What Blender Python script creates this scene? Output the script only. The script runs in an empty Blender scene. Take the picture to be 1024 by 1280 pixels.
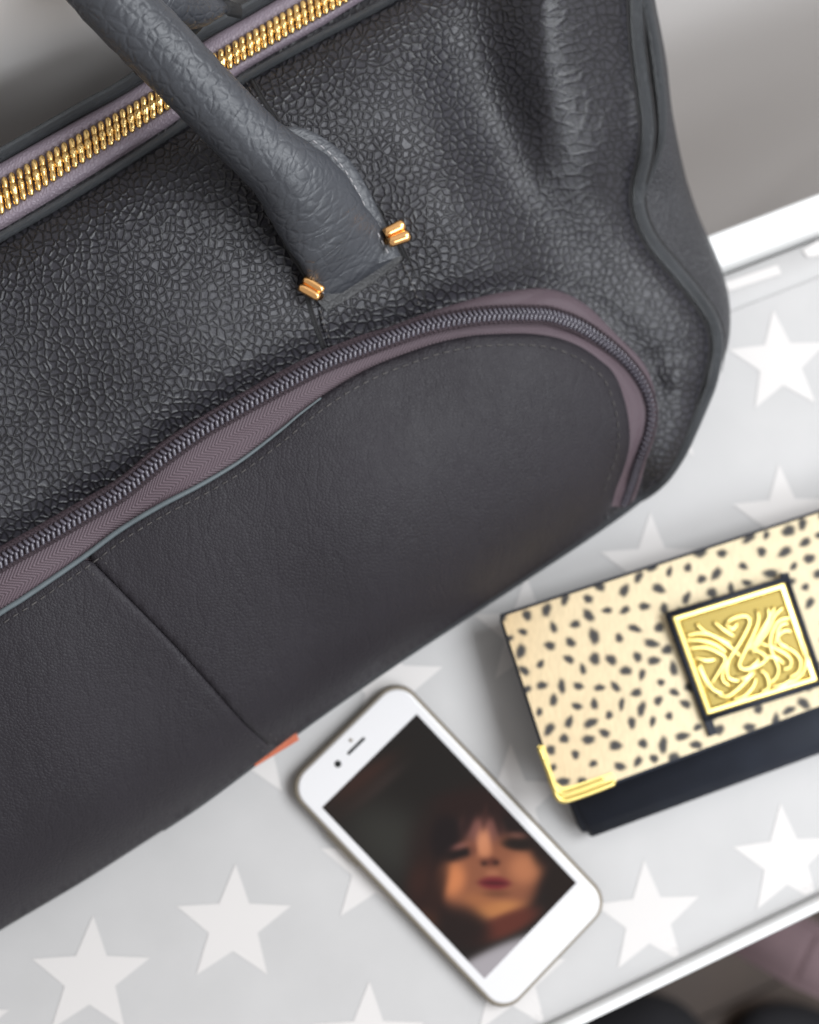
import bpy, bmesh, math, random
import numpy as np
from mathutils import Vector, Matrix, geometry, noise
random.seed(7)
PI = math.pi
scn = bpy.context.scene
C = scn.collection
# ------------------------------------------------------------------ camera
F, H = 1700.0, 0.6164                       # focal length in photo pixels, height above the cloth (m)
nc = Vector((-0.13763, 0.10786, 1.0)).normalized()
ex = Vector((0, 1, 0)).cross(nc).normalized()
ey = nc.cross(ex)
def P(x, y, z=0.0):
    """point at height z (mm) seen at photo pixel x, y"""
    d = Vector(((x-512)/F, (y-640)/F, 1.0))
    t = (H - z*0.001)/nc.dot(d)
    return Vector((ex.dot(d)*t, -ey.dot(d)*t, z*0.001))
cam = bpy.data.cameras.new('camera'); co = bpy.data.objects.new('camera', cam); C.objects.link(co)
cam.sensor_fit = 'VERTICAL'; cam.sensor_height = 24.0; cam.lens = F/1280*24.0
M = Matrix(((ex[0], -ex[1], -ex[2], 0), (-ey[0], ey[1], ey[2], 0), (-nc[0], nc[1], nc[2], H), (0, 0, 0, 1)))
co.matrix_world = M
cam.clip_start = 0.01; cam.clip_end = 50
cam.dof.use_dof = True; cam.dof.focus_distance = 0.474; cam.dof.aperture_fstop = 4.6
scn.camera = co
# ------------------------------------------------------------------ light
w = bpy.data.worlds.new('World'); scn.world = w; w.use_nodes = True
w.node_tree.nodes['Background'].inputs[0].default_value = (1.0, 0.975, 0.96, 1)
w.node_tree.nodes['Background'].inputs[1].default_value = 0.42
def area(name, loc, target, sx, sy, power, col):
    l = bpy.data.lights.new(name, 'AREA'); l.shape = 'RECTANGLE'; l.size = sx; l.size_y = sy
    l.energy = power; l.color = col
    o = bpy.data.objects.new(name, l); C.objects.link(o); o.location = loc
    o.rotation_euler = (Vector(target)-Vector(loc)).to_track_quat('-Z', 'Y').to_euler()
    return o
area('window_light', (1.28, 0.36, 1.75), (0.1, 0.0, 0.05), 1.1, 1.1, 37.0, (0.93, 0.965, 1.0))
area('side_window_light', (0.74, -0.46, 0.85), (0.2, -0.2, 0.0), 0.5, 0.5, 5.2, (0.90, 0.95, 1.0))
scn.view_settings.view_transform = 'Standard'; scn.view_settings.look = 'None'
scn.view_settings.exposure = 0.29; scn.view_settings.gamma = 1.0
# ------------------------------------------------------------------ helpers
def tag(o, label, cat, group=None, kind=None):
    if label: o['label'] = label
    if cat: o['category'] = cat
    if group: o['group'] = group
    if kind: o['kind'] = kind
    return o
def thing(name, loc, label, cat):
    o = bpy.data.objects.new(name, None); C.objects.link(o); o.location = loc; o.empty_display_size = 0.02
    bpy.context.view_layer.update()
    return tag(o, label, cat)
def link(name, me, mat, parent=None, smooth=True, kind=None, label=None):
    if mat and not me.materials: me.materials.append(mat)
    if smooth and len(me.polygons): me.polygons.foreach_set('use_smooth', [True]*len(me.polygons))
    o = bpy.data.objects.new(name, me); C.objects.link(o)
    if parent:
        o.parent = parent
        o.matrix_parent_inverse = Matrix.Translation(parent_world(parent)).inverted()
    if kind: o['kind'] = kind
    if label: o['label'] = label
    return o
def parent_world(p):
    v = Vector(p.location)
    if p.parent: return Vector(p['wl'])  if 'wl' in p else parent_world(p.parent)
    return v
def mesh(name, vs, fs, uv=None):
    me = bpy.data.meshes.new(name); me.from_pydata([tuple(v) for v in vs], [], fs)
    if uv is not None:
        l = me.uv_layers.new(name='UVMap')
        li = np.zeros(len(me.loops), dtype=np.int32); me.loops.foreach_get('vertex_index', li)
        l.data.foreach_set('uv', np.array(uv, dtype=np.float32)[li].ravel())
    me.update(); return me
def cat(pts, n):
    """Catmull-Rom through pts, resampled to n points of even arc length"""
    p = np.array(pts, dtype=float); q = np.vstack([2*p[0]-p[1], p, 2*p[-1]-p[-2]])
    out = []
    for i in range(1, len(q)-2):
        for t in np.linspace(0, 1, 12, endpoint=False):
            a, b, c, d = q[i-1], q[i], q[i+1], q[i+2]
            out.append(0.5*((2*b)+(c-a)*t+(2*a-5*b+4*c-d)*t*t+(3*b-a-3*c+d)*t**3))
    out.append(q[-2]); out = np.array(out)
    s = np.concatenate([[0], np.cumsum(np.linalg.norm(np.diff(out, axis=0), axis=1))])
    u = np.linspace(0, s[-1], n)
    return np.stack([np.interp(u, s, out[:, k]) for k in range(out.shape[1])], 1)
def plen(c):
    return float(np.linalg.norm(np.diff(np.array(c), axis=0), axis=1).sum())
def poly_dist(px, py, line):
    """distance of each (px,py) to a polyline"""
    L = np.array(line, dtype=float); best = np.full(px.shape, 1e9)
    for a, b in zip(L[:-1], L[1:]):
        d = b-a; n2 = (d*d).sum()+1e-12
        t = np.clip(((px-a[0])*d[0]+(py-a[1])*d[1])/n2, 0, 1)
        best = np.minimum(best, np.hypot(px-a[0]-t*d[0], py-a[1]-t*d[1]))
    return best
def tube(path, rad, seg=10, cap=True, flat=None, up=None):
    """verts, faces, uv of a tube along 3d path; rad scalar or list"""
    n = len(path); path = [Vector(p) for p in path]
    if not hasattr(rad, '__len__'): rad = [rad]*n
    vs, fs, uv = [], [], []; nrm = up or Vector((0, 0, 1)); s = 0
    for i in range(n):
        t = (path[min(i+1, n-1)]-path[max(i-1, 0)]).normalized()
        side = t.cross(nrm)
        if side.length < 1e-6: side = t.cross(Vector((1, 0, 0)))
        side.normalize(); u = side.cross(t).normalized()
        if i: s += (path[i]-path[i-1]).length
        for k in range(seg):
            a = 2*PI*k/seg; r = rad[i]; f = flat if flat else 1.0
            vs.append(path[i]+side*math.cos(a)*r+u*math.sin(a)*r*f); uv.append((s, k/seg))
    for i in range(n-1):
        for k in range(seg):
            a, b = i*seg+k, i*seg+(k+1) % seg
            fs.append((a, b, b+seg, a+seg))
    if cap:
        fs.append(tuple(range(seg))[::-1]); fs.append(tuple(range((n-1)*seg, n*seg)))
    return vs, fs, uv
class Join:
    def __init__(s): s.v, s.f, s.u = [], [], []
    def add(s, vfu):
        o = len(s.v); s.v += vfu[0]; s.f += [tuple(i+o for i in f) for f in vfu[1]]
        s.u += vfu[2] if len(vfu) > 2 else [(0, 0)]*len(vfu[0])
    def mesh(s, name): return mesh(name, s.v, s.f, s.u)
def capsule(a, b, r, seg=8, rr=None):
    a, b = Vector(a), Vector(b); d = (b-a); rr = rr or r
    return tube([a, a+d*0.07, a+d*0.22, a+d*0.5, a+d*0.78, a+d*0.93, b], [r*0.35, r*0.75, r, r, rr, rr*0.75, rr*0.35], seg)
def ribbon(name, rows, nu=None):
    """rows: list of 3d point lists (same length) -> grid mesh with uv (arc length, arc width) in metres"""
    n = len(rows[0]); vs, fs, uv = [], [], []
    mid = rows[len(rows)//2]; s = [0]
    for i in range(1, n): s.append(s[-1]+(Vector(mid[i])-Vector(mid[i-1])).length)
    for i in range(n):
        acc = 0
        for j, r in enumerate(rows):
            if j: acc += (Vector(r[i])-Vector(rows[j-1][i])).length
            vs.append(r[i]); uv.append((s[i], acc))
    m = len(rows)
    for i in range(n-1):
        for j in range(m-1):
            a = i*m+j; fs.append((a, a+1, a+1+m, a+m))
    return mesh(name, vs, fs, uv)
def fill(poly, step, zf, extra=None):
    """triangulated height field over a pixel-space outline; returns xy, tris"""
    poly = np.array(poly); mn, mx = poly.min(0), poly.max(0)
    gx, gy = np.meshgrid(np.arange(mn[0], mx[0], step), np.arange(mn[1], mx[1], step))
    gx = gx + (np.arange(gx.shape[0]) % 2)[:, None]*step*0.5
    gx, gy = gx.ravel(), gy.ravel()
    ins = np.zeros(gx.shape, bool); n = len(poly)
    for i in range(n):
        x1, y1 = poly[i]; x2, y2 = poly[(i+1) % n]
        if y1 == y2: continue
        c = ((y1 > gy) != (y2 > gy)) & (gx < (x2-x1)*(gy-y1)/(y2-y1)+x1)
        ins ^= c
    gx, gy = gx[ins], gy[ins]
    ok = poly_dist(gx, gy, np.vstack([poly, poly[:1]])) > step*0.45
    gx, gy = gx[ok], gy[ok]
    pts = [Vector((a, b)) for a, b in poly]+[Vector((a, b)) for a, b in zip(gx, gy)]
    r = geometry.delaunay_2d_cdt(pts, [(i, (i+1) % n) for i in range(n)], [], 1, 1e-4)
    xy = np.array([tuple(v) for v in r[0]]); tris = [tuple(f) for f in r[2]]
    return xy, tris
# ------------------------------------------------------------------ materials
def mat(name, col, rough=0.5, metal=0.0, spec=0.5, coat=0.0):
    m = bpy.data.materials.new(name); m.use_nodes = True
    b = m.node_tree.nodes['Principled BSDF']
    b.inputs['Base Color'].default_value = (*col, 1); b.inputs['Roughness'].default_value = rough
    b.inputs['Metallic'].default_value = metal; b.inputs['Specular IOR Level'].default_value = spec
    b.inputs['Coat Weight'].default_value = coat
    return m
class NT:
    def __init__(s, m): s.t = m.node_tree; s.b = s.t.nodes['Principled BSDF']
    def n(s, typ, **kw):
        x = s.t.nodes.new(typ)
        for k, v in kw.items():
            if k.startswith('i_'):
                key = k[2:].replace('_', ' ')
                x.inputs[int(key) if key.isdigit() else key].default_value = v
            else: setattr(x, k, v)
        return x
    def l(s, a, b): s.t.links.new(a, b)
    def math(s, op, a, b=None, c=None, clamp=False):
        x = s.t.nodes.new('ShaderNodeMath'); x.operation = op; x.use_clamp = clamp
        for i, v in enumerate((a, b, c)):
            if v is None: continue
            if isinstance(v, (int, float)): x.inputs[i].default_value = v
            else: s.l(v, x.inputs[i])
        return x.outputs[0]
def mottle(m, col, amt=0.25, scale=60, coord='Object'):
    t = NT(m); tc = t.n('ShaderNodeTexCoord'); nz = t.n('ShaderNodeTexNoise', i_Scale=scale, i_Detail=5.0)
    t.l(tc.outputs[coord], nz.inputs['Vector'])
    mx = t.n('ShaderNodeMix', data_type='RGBA')
    mx.inputs[6].default_value = (*[c*(1-amt) for c in col], 1); mx.inputs[7].default_value = (*[min(1, c*(1+amt)) for c in col], 1)
    t.l(nz.outputs['Fac'], mx.inputs[0]); t.l(mx.outputs[2], t.b.inputs['Base Color'])
    return t, tc, nz
def leather(name, col, rough, fine, dist, coarse=None, cdist=0.0, stretch=1.0, spec=0.36, wrinkle=0.0, tip=0.0):
    """pebbled hide; UV in metres; 'coarse' attribute blends in the larger stretched grain"""
    m = mat(name, col, rough, 0, spec); t, tc, nz = mottle(m, col, 0.22, 35)
    uvn = t.n('ShaderNodeTexCoord')
    wn = t.n('ShaderNodeTexNoise', i_Scale=140.0, i_Detail=3.0); t.l(uvn.outputs['UV'], wn.inputs['Vector'])
    sub = t.n('ShaderNodeVectorMath', operation='SUBTRACT'); t.l(wn.outputs['Color'], sub.inputs[0]); sub.inputs[1].default_value = (.5, .5, .5)
    sc = t.n('ShaderNodeVectorMath', operation='SCALE'); t.l(sub.outputs[0], sc.inputs[0]); sc.inputs['Scale'].default_value = 0.0035
    add = t.n('ShaderNodeVectorMath', operation='ADD'); t.l(uvn.outputs['UV'], add.inputs[0]); t.l(sc.outputs[0], add.inputs[1])
    wn2 = t.n('ShaderNodeTexNoise', i_Scale=75.0, i_Detail=2.0); t.l(uvn.outputs['UV'], wn2.inputs['Vector'])
    sub2 = t.n('ShaderNodeVectorMath', operation='SUBTRACT'); t.l(wn2.outputs['Color'], sub2.inputs[0]); sub2.inputs[1].default_value = (.5, .5, .5)
    sc2 = t.n('ShaderNodeVectorMath', operation='SCALE'); t.l(sub2.outputs[0], sc2.inputs[0]); sc2.inputs['Scale'].default_value = 0.0018
    add2 = t.n('ShaderNodeVectorMath', operation='ADD'); t.l(add.outputs[0], add2.inputs[0]); t.l(sc2.outputs[0], add2.inputs[1])
    def crack(scale, vec, width):
        v = t.n('ShaderNodeTexVoronoi', feature='DISTANCE_TO_EDGE', voronoi_dimensions='2D', i_Scale=scale); t.l(vec, v.inputs['Vector'])
        r = t.n('ShaderNodeMapRange', interpolation_type='SMOOTHSTEP'); t.l(v.outputs['Distance'], r.inputs[0])
        r.inputs[1].default_value = 0; r.inputs[2].default_value = width
        v2 = t.n('ShaderNodeTexVoronoi', feature='SMOOTH_F1', voronoi_dimensions='2D', i_Scale=scale, i_Smoothness=0.3); t.l(vec, v2.inputs['Vector'])
        dome = t.math('MULTIPLY_ADD', v2.outputs['Distance'], -0.5, 0.0)
        return t.math('ADD', r.outputs[0], dome), r.outputs[0]
    h, e = crack(1/fine, add.outputs[0], 0.28)
    md = t.n('ShaderNodeTexNoise', i_Scale=28.0, i_Detail=2.0); t.l(uvn.outputs['UV'], md.inputs['Vector'])
    hm = t.math('MULTIPLY', t.math('MULTIPLY', h, dist), t.math('MULTIPLY_ADD', md.outputs['Fac'], 1.5, 0.25))
    if coarse:
        mp = t.n('ShaderNodeMapping'); mp.inputs['Rotation'].default_value = (0, 0, 0.25); mp.inputs['Scale'].default_value = (1/stretch, 1.0, 1)
        t.l(add2.outputs[0], mp.inputs['Vector'])
        h2, e2 = crack(1/coarse, mp.outputs[0], 0.24)
        h2m = t.math('MULTIPLY', h2, cdist)
        at = t.n('ShaderNodeAttribute', attribute_name='coarse')
        d = t.math('SUBTRACT', h2m, hm); hm = t.math('MULTIPLY_ADD', d, at.outputs['Fac'], hm)
    if wrinkle:
        wm = t.n('ShaderNodeMapping'); wm.inputs['Scale'].default_value = (1, .45, 1); t.l(uvn.outputs['UV'], wm.inputs['Vector'])
        wk = t.n('ShaderNodeTexNoise', i_Scale=130.0, i_Detail=2.0, i_Distortion=0.6); t.l(wm.outputs[0], wk.inputs['Vector'])
        rg = t.math('SUBTRACT', 1.0, t.math('ABSOLUTE', t.math('MULTIPLY_ADD', wk.outputs['Fac'], 2.0, -1.0)))
        hm = t.math('MULTIPLY_ADD', t.math('POWER', rg, 7.0), -wrinkle, hm)
    mic = t.n('ShaderNodeTexNoise', i_Scale=1400.0, i_Detail=3.0); t.l(uvn.outputs['UV'], mic.inputs['Vector'])
    hm = t.math('MULTIPLY_ADD', mic.outputs['Fac'], 0.00010, hm)
    bp = t.n('ShaderNodeBump', i_Strength=1.0, i_Distance=1.0); t.l(hm, bp.inputs['Height']); t.l(bp.outputs[0], t.b.inputs['Normal'])
    if tip:      # base colour paler on the pebbles than in the creases
        src = t.b.inputs['Base Color'].links[0].from_socket
        mt = t.n('ShaderNodeMix', data_type='RGBA', blend_type='MULTIPLY'); mt.inputs[0].default_value = 1.0
        cc = t.n('ShaderNodeCombineColor'); f_ = t.math('MULTIPLY_ADD', e, 1-tip+0.35, tip)
        for k_ in range(3): t.l(f_, cc.inputs[k_])
        t.l(src, mt.inputs[6]); t.l(cc.outputs[0], mt.inputs[7]); t.l(mt.outputs[2], t.b.inputs['Base Color'])
    ro = t.math('MULTIPLY_ADD', nz.outputs['Fac'], 0.25, rough-0.12); t.l(ro, t.b.inputs['Roughness'])
    return m
GREY = (0.0150, 0.0143, 0.0185)
M_front = leather('grained_leather', GREY, 0.43, 0.0029, 0.00031, 0.0042, 0.00019, 2.1, spec=0.44, tip=0.4)
M_pocket = leather('smooth_leather', (0.0175, 0.0150, 0.0190), 0.54, 0.0013, 0.00008, spec=0.26, wrinkle=0.00012)
M_handle = leather('handle_leather', (0.042, 0.045, 0.053), 0.42, 0.0040, 0.00014, spec=0.5, wrinkle=0.00018)
M_tab = leather('tab_leather', (0.034, 0.034, 0.036), 0.5, 0.002, 0.00008)
M_pipe = leather('piping_leather', (0.066, 0.071, 0.078), 0.36, 0.0040, 0.00014, spec=0.6)
M_gusset = leather('gusset_leather', (0.030, 0.030, 0.034), 0.46, 0.0028, 0.00030)
M_lining = mat('dark_seam', (0.012, 0.011, 0.012), 0.8)
M_edge = mat('lit_leather_edge', (0.095, 0.115, 0.125), 0.45); mottle(M_edge, (0.095, 0.115, 0.125), 0.25, 300)  # rolled cut edge; the light it catches is put into the pale teal
M_thread = mat('thread', (0.075, 0.068, 0.066), 0.7); mottle(M_thread, (0.075, 0.068, 0.066), 0.6, 500)
def tape_mat(name, col, freq, rel):
    m = mat(name, col, 0.55, 0, 0.4); t = NT(m); tc = t.n('ShaderNodeTexCoord')
    s = t.n('ShaderNodeSeparateXYZ'); t.l(tc.outputs['UV'], s.inputs[0])
    v = t.math('ABSOLUTE', t.math('SUBTRACT', t.math('FRACT', t.math('MULTIPLY', s.outputs[1], 1/0.0075)), 0.5))
    ph = t.math('ADD', t.math('MULTIPLY', s.outputs[0], freq), t.math('MULTIPLY', v, 0.0075*freq*1.3))
    si = t.math('MULTIPLY_ADD', t.math('SINE', t.math('MULTIPLY', ph, 2*PI)), 0.5, 0.5)
    fine = t.math('MULTIPLY_ADD', t.math('SINE', t.math('MULTIPLY', s.outputs[1], 2*PI*1900)), 0.18, 0.0)
    hh = t.math('ADD', si, fine)
    bp = t.n('ShaderNodeBump', i_Strength=1.0, i_Distance=rel); t.l(hh, bp.inputs['Height']); t.l(bp.outputs[0], t.b.inputs['Normal'])
    mx = t.n('ShaderNodeMix', data_type='RGBA'); t.l(si, mx.inputs[0])
    mx.inputs[6].default_value = (*[c*0.55 for c in col], 1); mx.inputs[7].default_value = (*[c*1.2 for c in col], 1); t.l(mx.outputs[2], t.b.inputs['Base Color'])
    return m
M_tape = tape_mat('woven_tape', (0.100, 0.070, 0.084), 620, 0.00018)
M_toptape = leather('plum_leather_tape', (0.19, 0.155, 0.185), 0.36, 0.0014, 0.00012)
M_coil = mat('nylon_coil', (0.080, 0.072, 0.092), 0.24, 0.0, 0.75); mottle(M_coil, (0.080, 0.072, 0.092), 0.5, 400)
M_brass = mat('brass', (0.88, 0.60, 0.24), 0.24, 1.0); tb = NT(M_brass)
_n = tb.n('ShaderNodeTexNoise', i_Scale=900.0, i_Detail=3.0); _t = tb.n('ShaderNodeTexCoord'); tb.l(_t.outputs['Object'], _n.inputs['Vector'])
_b = tb.n('ShaderNodeBump', i_Strength=0.25, i_Distance=0.0002); tb.l(_n.outputs['Fac'], _b.inputs['Height']); tb.l(_b.outputs[0], tb.b.inputs['Normal'])
M_stud = mat('rose_brass', (0.90, 0.50, 0.20), 0.20, 1.0)
M_orange = mat('orange_tab', (0.40, 0.095, 0.04), 0.6); mottle(M_orange, (0.40, 0.095, 0.04), 0.2, 200)
# ------------------------------------------------------------------ bag shape (all heights in mm above the cloth)
seam_r = [(768,-190),(782,-120),(783,-50),(783,0),(785,50),(790,95),(795,130),(798,162),(795,195),(789,222),(786,248),(791,277),(805,307),(830,338),(858,371),(879,402),(886,432),(880,470),(870,502),(860,535),(847,567),(832,592),(815,608),(795,620)]
seam_rc = cat(seam_r, 150)
bottom_c = cat([(795,620),(770,640),(700,690),(600,756),(500,822),(400,892),(330,944),(250,1004),(180,1050),(100,1101),(0,1160),(-100,1222),(-250,1310),(-340,1355)], 130)
left_c = cat([(-340,1355),(-400,1345),(-440,1280),(-478,1050),(-488,800),(-480,640),(-462,575)], 50)
top_c = cat([(-462,575),(-300,474),(-150,386),(0,300),(100,241),(215,167),(300,104),(400,48),(480,6),(600,-66),(700,-130),(768,-190)], 130)
outline = np.vstack([seam_rc[:-1], bottom_c[:-1], left_c[:-1], top_c[:-1]])
nR, nB, nL, nTp = len(seam_rc)-1, len(bottom_c)-1, len(left_c)-1, len(top_c)-1
loop = np.vstack([outline, outline[:1]])
coil_px = [(-330,905),(-200,822),(-100,762),(0,702),(50,674),(100,645),(150,615),(200,571+3),(250,538),(300,509),(350,482),(400,456),(450,436),(500,418),(545,404),(610,394),(675,393),(700,398),(725,408),(750,424),(775,444),(794,465),(807,487),(814,511),(812,537),(804,561),(796,582),(788,608),(778,634)]
outer_px = [(-330,880),(-200,800),(-100,744),(0,684),(50,656),(100,627),(150,597),(200,555),(250,522),(300,493),(350,465),(400,440),(450,420),(480,411),(545,388),(610,370),(658,363),(683,362),(708,369),(734,384),(755,404),(778,427),(800,449),(813,472),(820,500),(822,526),(817,550),(808,573),(801,600),(792,626)]
edge_px = [(-330,985),(-200,900),(-100,833),(0,765),(30,746),(100,698),(150,661),(200,631),(250,605),(300,575),(350,537),(375,516),(410,490),(450,466),(480,452),(512,440),(545,429),(581,421),(610,418),(658,417),(696,422),(727,434),(750,450),(767,466),(779,494),(786,525),(787,556),(780,586),(770,612),(762,646)]
coil_c, outer_c, edge_c = cat(coil_px, 420), cat(outer_px, 420), cat(edge_px, 420)
N12 = np.array([-0.56, -0.829])
dent = [(560,-330),(580,-60),(598,60),(618,150),(652,240),(705,310),(765,372),(820,440)]
dent2 = [(470,20),(560,90),(640,160)]
def Z(x, y):
    x = np.asarray(x, float); y = np.asarray(y, float)
    d = (x*N12[0]+(y-1160)*N12[1])
    z = 62 + 82*np.clip(d/760, -0.1, 1.2)
    e = poly_dist(x, y, loop)
    g = np.exp(-((y-60)/175.0)**4)*np.clip((x-560)/120, 0, 1)
    z = z - (8*np.exp(-e/20.0) + 12*np.exp(-e/80.0))*(1-.85*g) - g*11*np.clip((x-680)/105, 0, 1)**1.25
    eb = poly_dist(x, y, bottom_c)
    z = z - 16*np.exp(-(eb/55.0)**1.3)
    z = z + 3*np.exp(-((x-690)**2/62**2+(y-70)**2/130**2)) + 6*np.exp(-((x-570)**2/90**2+(y-270)**2/70**2))
    dd = poly_dist(x, y, dent); z = z - 12*np.exp(-(dd/66.0)**2)
    d2 = poly_dist(x, y, dent2); z = z - 3*np.exp(-(d2/60.0)**2)
    z = z - 5*np.exp(-((x-800)**2/50**2+(y-230)**2/40**2))
    z = z + 3*np.exp(-((x-845)**2/30**2+(y-470)**2/14**2))
    z = z + 6*np.exp(-((x-230)**2/160**2+(y-400)**2/110**2)) + 9*np.exp(-((x-480)**2/260**2+(y-640)**2/150**2))
    oz = poly_dist(x, y, outer_c); z = z - 5.0*np.exp(-(oz/22.0)**2)
    z = z + 1.2*np.sin(x*0.021+y*0.008)*np.sin(y*0.017-x*0.006)
    return z
def PZ(pts, off=0.0):
    pts = np.asarray(pts, float); z = Z(pts[:, 0], pts[:, 1])+off
    return [P(a, b, c) for (a, b), c in zip(pts, z)]
u1 = (P(1024, 217)-P(880, 275)).normalized(); u2 = (P(1024, 1131)-P(696, 1280)).normalized()
TA = (u1+u2).normalized(); Nn = Vector((-TA.y, TA.x, 0))          # along the table, and towards the wall
def loc(v): return (v.dot(TA), v.dot(Nn))
bag = thing('travel_bag', P(300, 700, 0), 'large charcoal grey leather travel bag with brass zip, lying back on the star cloth', 'bag')
# front panel
xy, tr = fill(outline, 6.0, None)
z = Z(xy[:, 0], xy[:, 1])
uvc = xy*0.00031
# grain runs across the folds on the right
me = mesh('front_panel', [P(a, b, c) for (a, b), c in zip(xy, z)], tr, uvc)
coarse = np.clip(1/(1+np.exp(-(xy[:, 0]-655)/28))/(1+np.exp((xy[:, 1]-250)/35))+0.25/(1+np.exp(-(xy[:, 0]-560)/50)), 0, 1)
at = me.attributes.new('coarse', 'FLOAT', 'POINT'); at.data.foreach_set('value', coarse.astype(np.float32))
link('front_panel', me, M_front, bag)
# side, bottom and top gusset as one ring
wr = np.interp(np.linspace(0, 1, nR), [0, .22, .30, .38, .45, .50, .58, .66, .74, .79, .84, .90, 1], [35, 35, 40, 44, 50, 62, 78, 80, 60, 34, 19, 14, 9])
wb = np.interp(np.linspace(0, 1, nB), [0, .1, 1], [6, 3, 3]); wl = np.full(nL, 30.0)
wt = np.interp(np.linspace(0, 1, nTp), [0, .1, .95, 1], [60, 92, 92, 38])
n = len(outline)
sil = cat([(808,-190),(812,-120),(815,-50),(819,0),(827,40),(834,80),(838,120),(842,150),(848,180),(856,215),(865,245),(877,278),(892,310),(904,342),(911,372),(913,400),(911,428),(905,448),(893,474),(880,505),(866,538),(853,567),(836,594),(820,611),(803,624)], 300)
tg0 = np.roll(outline, -2, 0)-np.roll(outline, 2, 0); tg0 /= np.linalg.norm(tg0, axis=1)[:, None]
nr0 = np.stack([tg0[:, 1], -tg0[:, 0]], 1)
nr0 *= np.sign((nr0[75]*(outline[75]-np.array([200., 600.]))).sum())
for _ in range(25): nr0[1:nR-1] = (nr0[:nR-2]+nr0[1:nR-1]+nr0[2:nR])/3
nr0 /= np.linalg.norm(nr0, axis=1)[:, None]
for i in range(nR):
    dlt = sil-outline[i]; al = dlt@nr0[i]; la_ = np.abs(dlt[:, 0]*nr0[i][1]-dlt[:, 1]*nr0[i][0])
    la_[(al < 2) | (al > 110)] = 1e9; wr[i] = al[int(np.argmin(la_))] if la_.min() < 20 else wr[i-1]
W = np.concatenate([wr, wb, wl, wt])
for _ in range(3): W = (np.roll(W, 1)+W+np.roll(W, -1))/3
tg = np.roll(outline, -2, 0)-np.roll(outline, 2, 0); tg /= np.linalg.norm(tg, axis=1)[:, None]
NRM = nr0.copy()
for _ in range(3): NRM = (np.roll(NRM, 1, 0)+NRM+np.roll(NRM, -1, 0)); NRM /= np.linalg.norm(NRM, axis=1)[:, None]
zo = Z(outline[:, 0], outline[:, 1])
drop = np.concatenate([np.full(nR, 1.0), np.full(nB, 1.0), np.full(nL, 1.0), np.full(nTp, 0.45)])
for _ in range(5): drop = (np.roll(drop, 1)+drop+np.roll(drop, -1))/3
rows = []
fr = [(0, -2.0, 0), (0.25, -3.0, 0), (0.5, -5.5, .02), (0.75, -9, .08), (0.92, -14, .16), (1.0, -22, .3)]
for f, dz, dk in fr:
    q = outline+NRM*(W*f)[:, None]
    zz = zo+dz*drop*(0.4+W/70.0)
    if f in (0.5, 0.75): zz = zz + 1.0*np.sin(np.arange(n)*0.12)*(W > 40)
    rows.append([P(a, b, c) for (a, b), c in zip(q, zz)])
base = rows[-1]; cw = P(220, 600, 0)
for zf, ins in ((0.62, 0.0), (0.35, 0.01), (0.12, 0.035), (0.03, 0.075)):
    rows.append([Vector((p.x+(cw.x-p.x)*ins, p.y+(cw.y-p.y)*ins, max(0.0015, p.z*zf))) for p in base])
rows = [[p-Nn*max(0.0, p.dot(Nn)-0.228) for p in r] for r in rows]
rows = [r+[r[0]] for r in rows]
g = ribbon('side_gusset', rows)
bm = bmesh.new(); bm.from_mesh(g); bm.verts.ensure_lookup_table(); m_ = len(rows)
bm.faces.new([bm.verts[i*m_+m_-1] for i in range(n)]); bm.to_mesh(g); bm.free()
link('side_gusset', g, M_gusset, bag)
# piping along the right seam
pc = (outline+NRM*np.minimum(10.5, W*.9)[:, None])[:nR+70]; rp = np.interp(np.arange(len(pc)), [0, 105, 125, nR-3, nR+69], [3.0, 3.1, 2.7, 1.7, 0.5])*0.001
wz = Z(outline[:nR+70, 0], outline[:nR+70, 1])-1.0-np.interp(np.arange(nR+70), [nR-30, nR+5], [0, 5.5])
v = tube([P(a, b, c) for (a, b), c in zip(pc, wz)], list(rp), 14)
link('piping', mesh('piping', *v), M_pipe, bag)
# a second, thinner welt on the far side of the gusset near the top
pc2 = [(800,-150),(805,-60),(809,0),(817,40),(823,80),(828,120),(830,150),(828,180),(820,208),(811,232),(803,255)]
pc2 = cat(pc2, 60)-[2.5, 0]; r2 = np.interp(np.arange(60), [0, 38, 59], [2.9, 2.6, 0.7])*0.001
zz2 = Z(*(pc2-[26, 0]).T)-np.interp(np.arange(60), [0, 40, 59], [3.2, 3.2, 4.5])
link('piping', mesh('piping', *tube([P(a, b, c) for (a, b), c in zip(pc2, zz2)], list(r2), 12)), M_pipe, bag)
# dark seam recess either side of the piping
for off, r in ((0.5, 0.8), (20.5, 0.8)):
    q = (outline+NRM*off)[:118 if off > 5 else nR-4]
    zq = Z(outline[:len(q), 0], outline[:len(q), 1])-(0.4 if off < 5 else 2.2)
    link('seam', mesh('seam', *tube([P(a, b, c) for (a, b), c in zip(q, zq)], list(np.interp(np.arange(len(q)), [0, len(q)-30, len(q)-1], [r, r, .15])*0.001), 6)), M_lining, bag)
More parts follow.
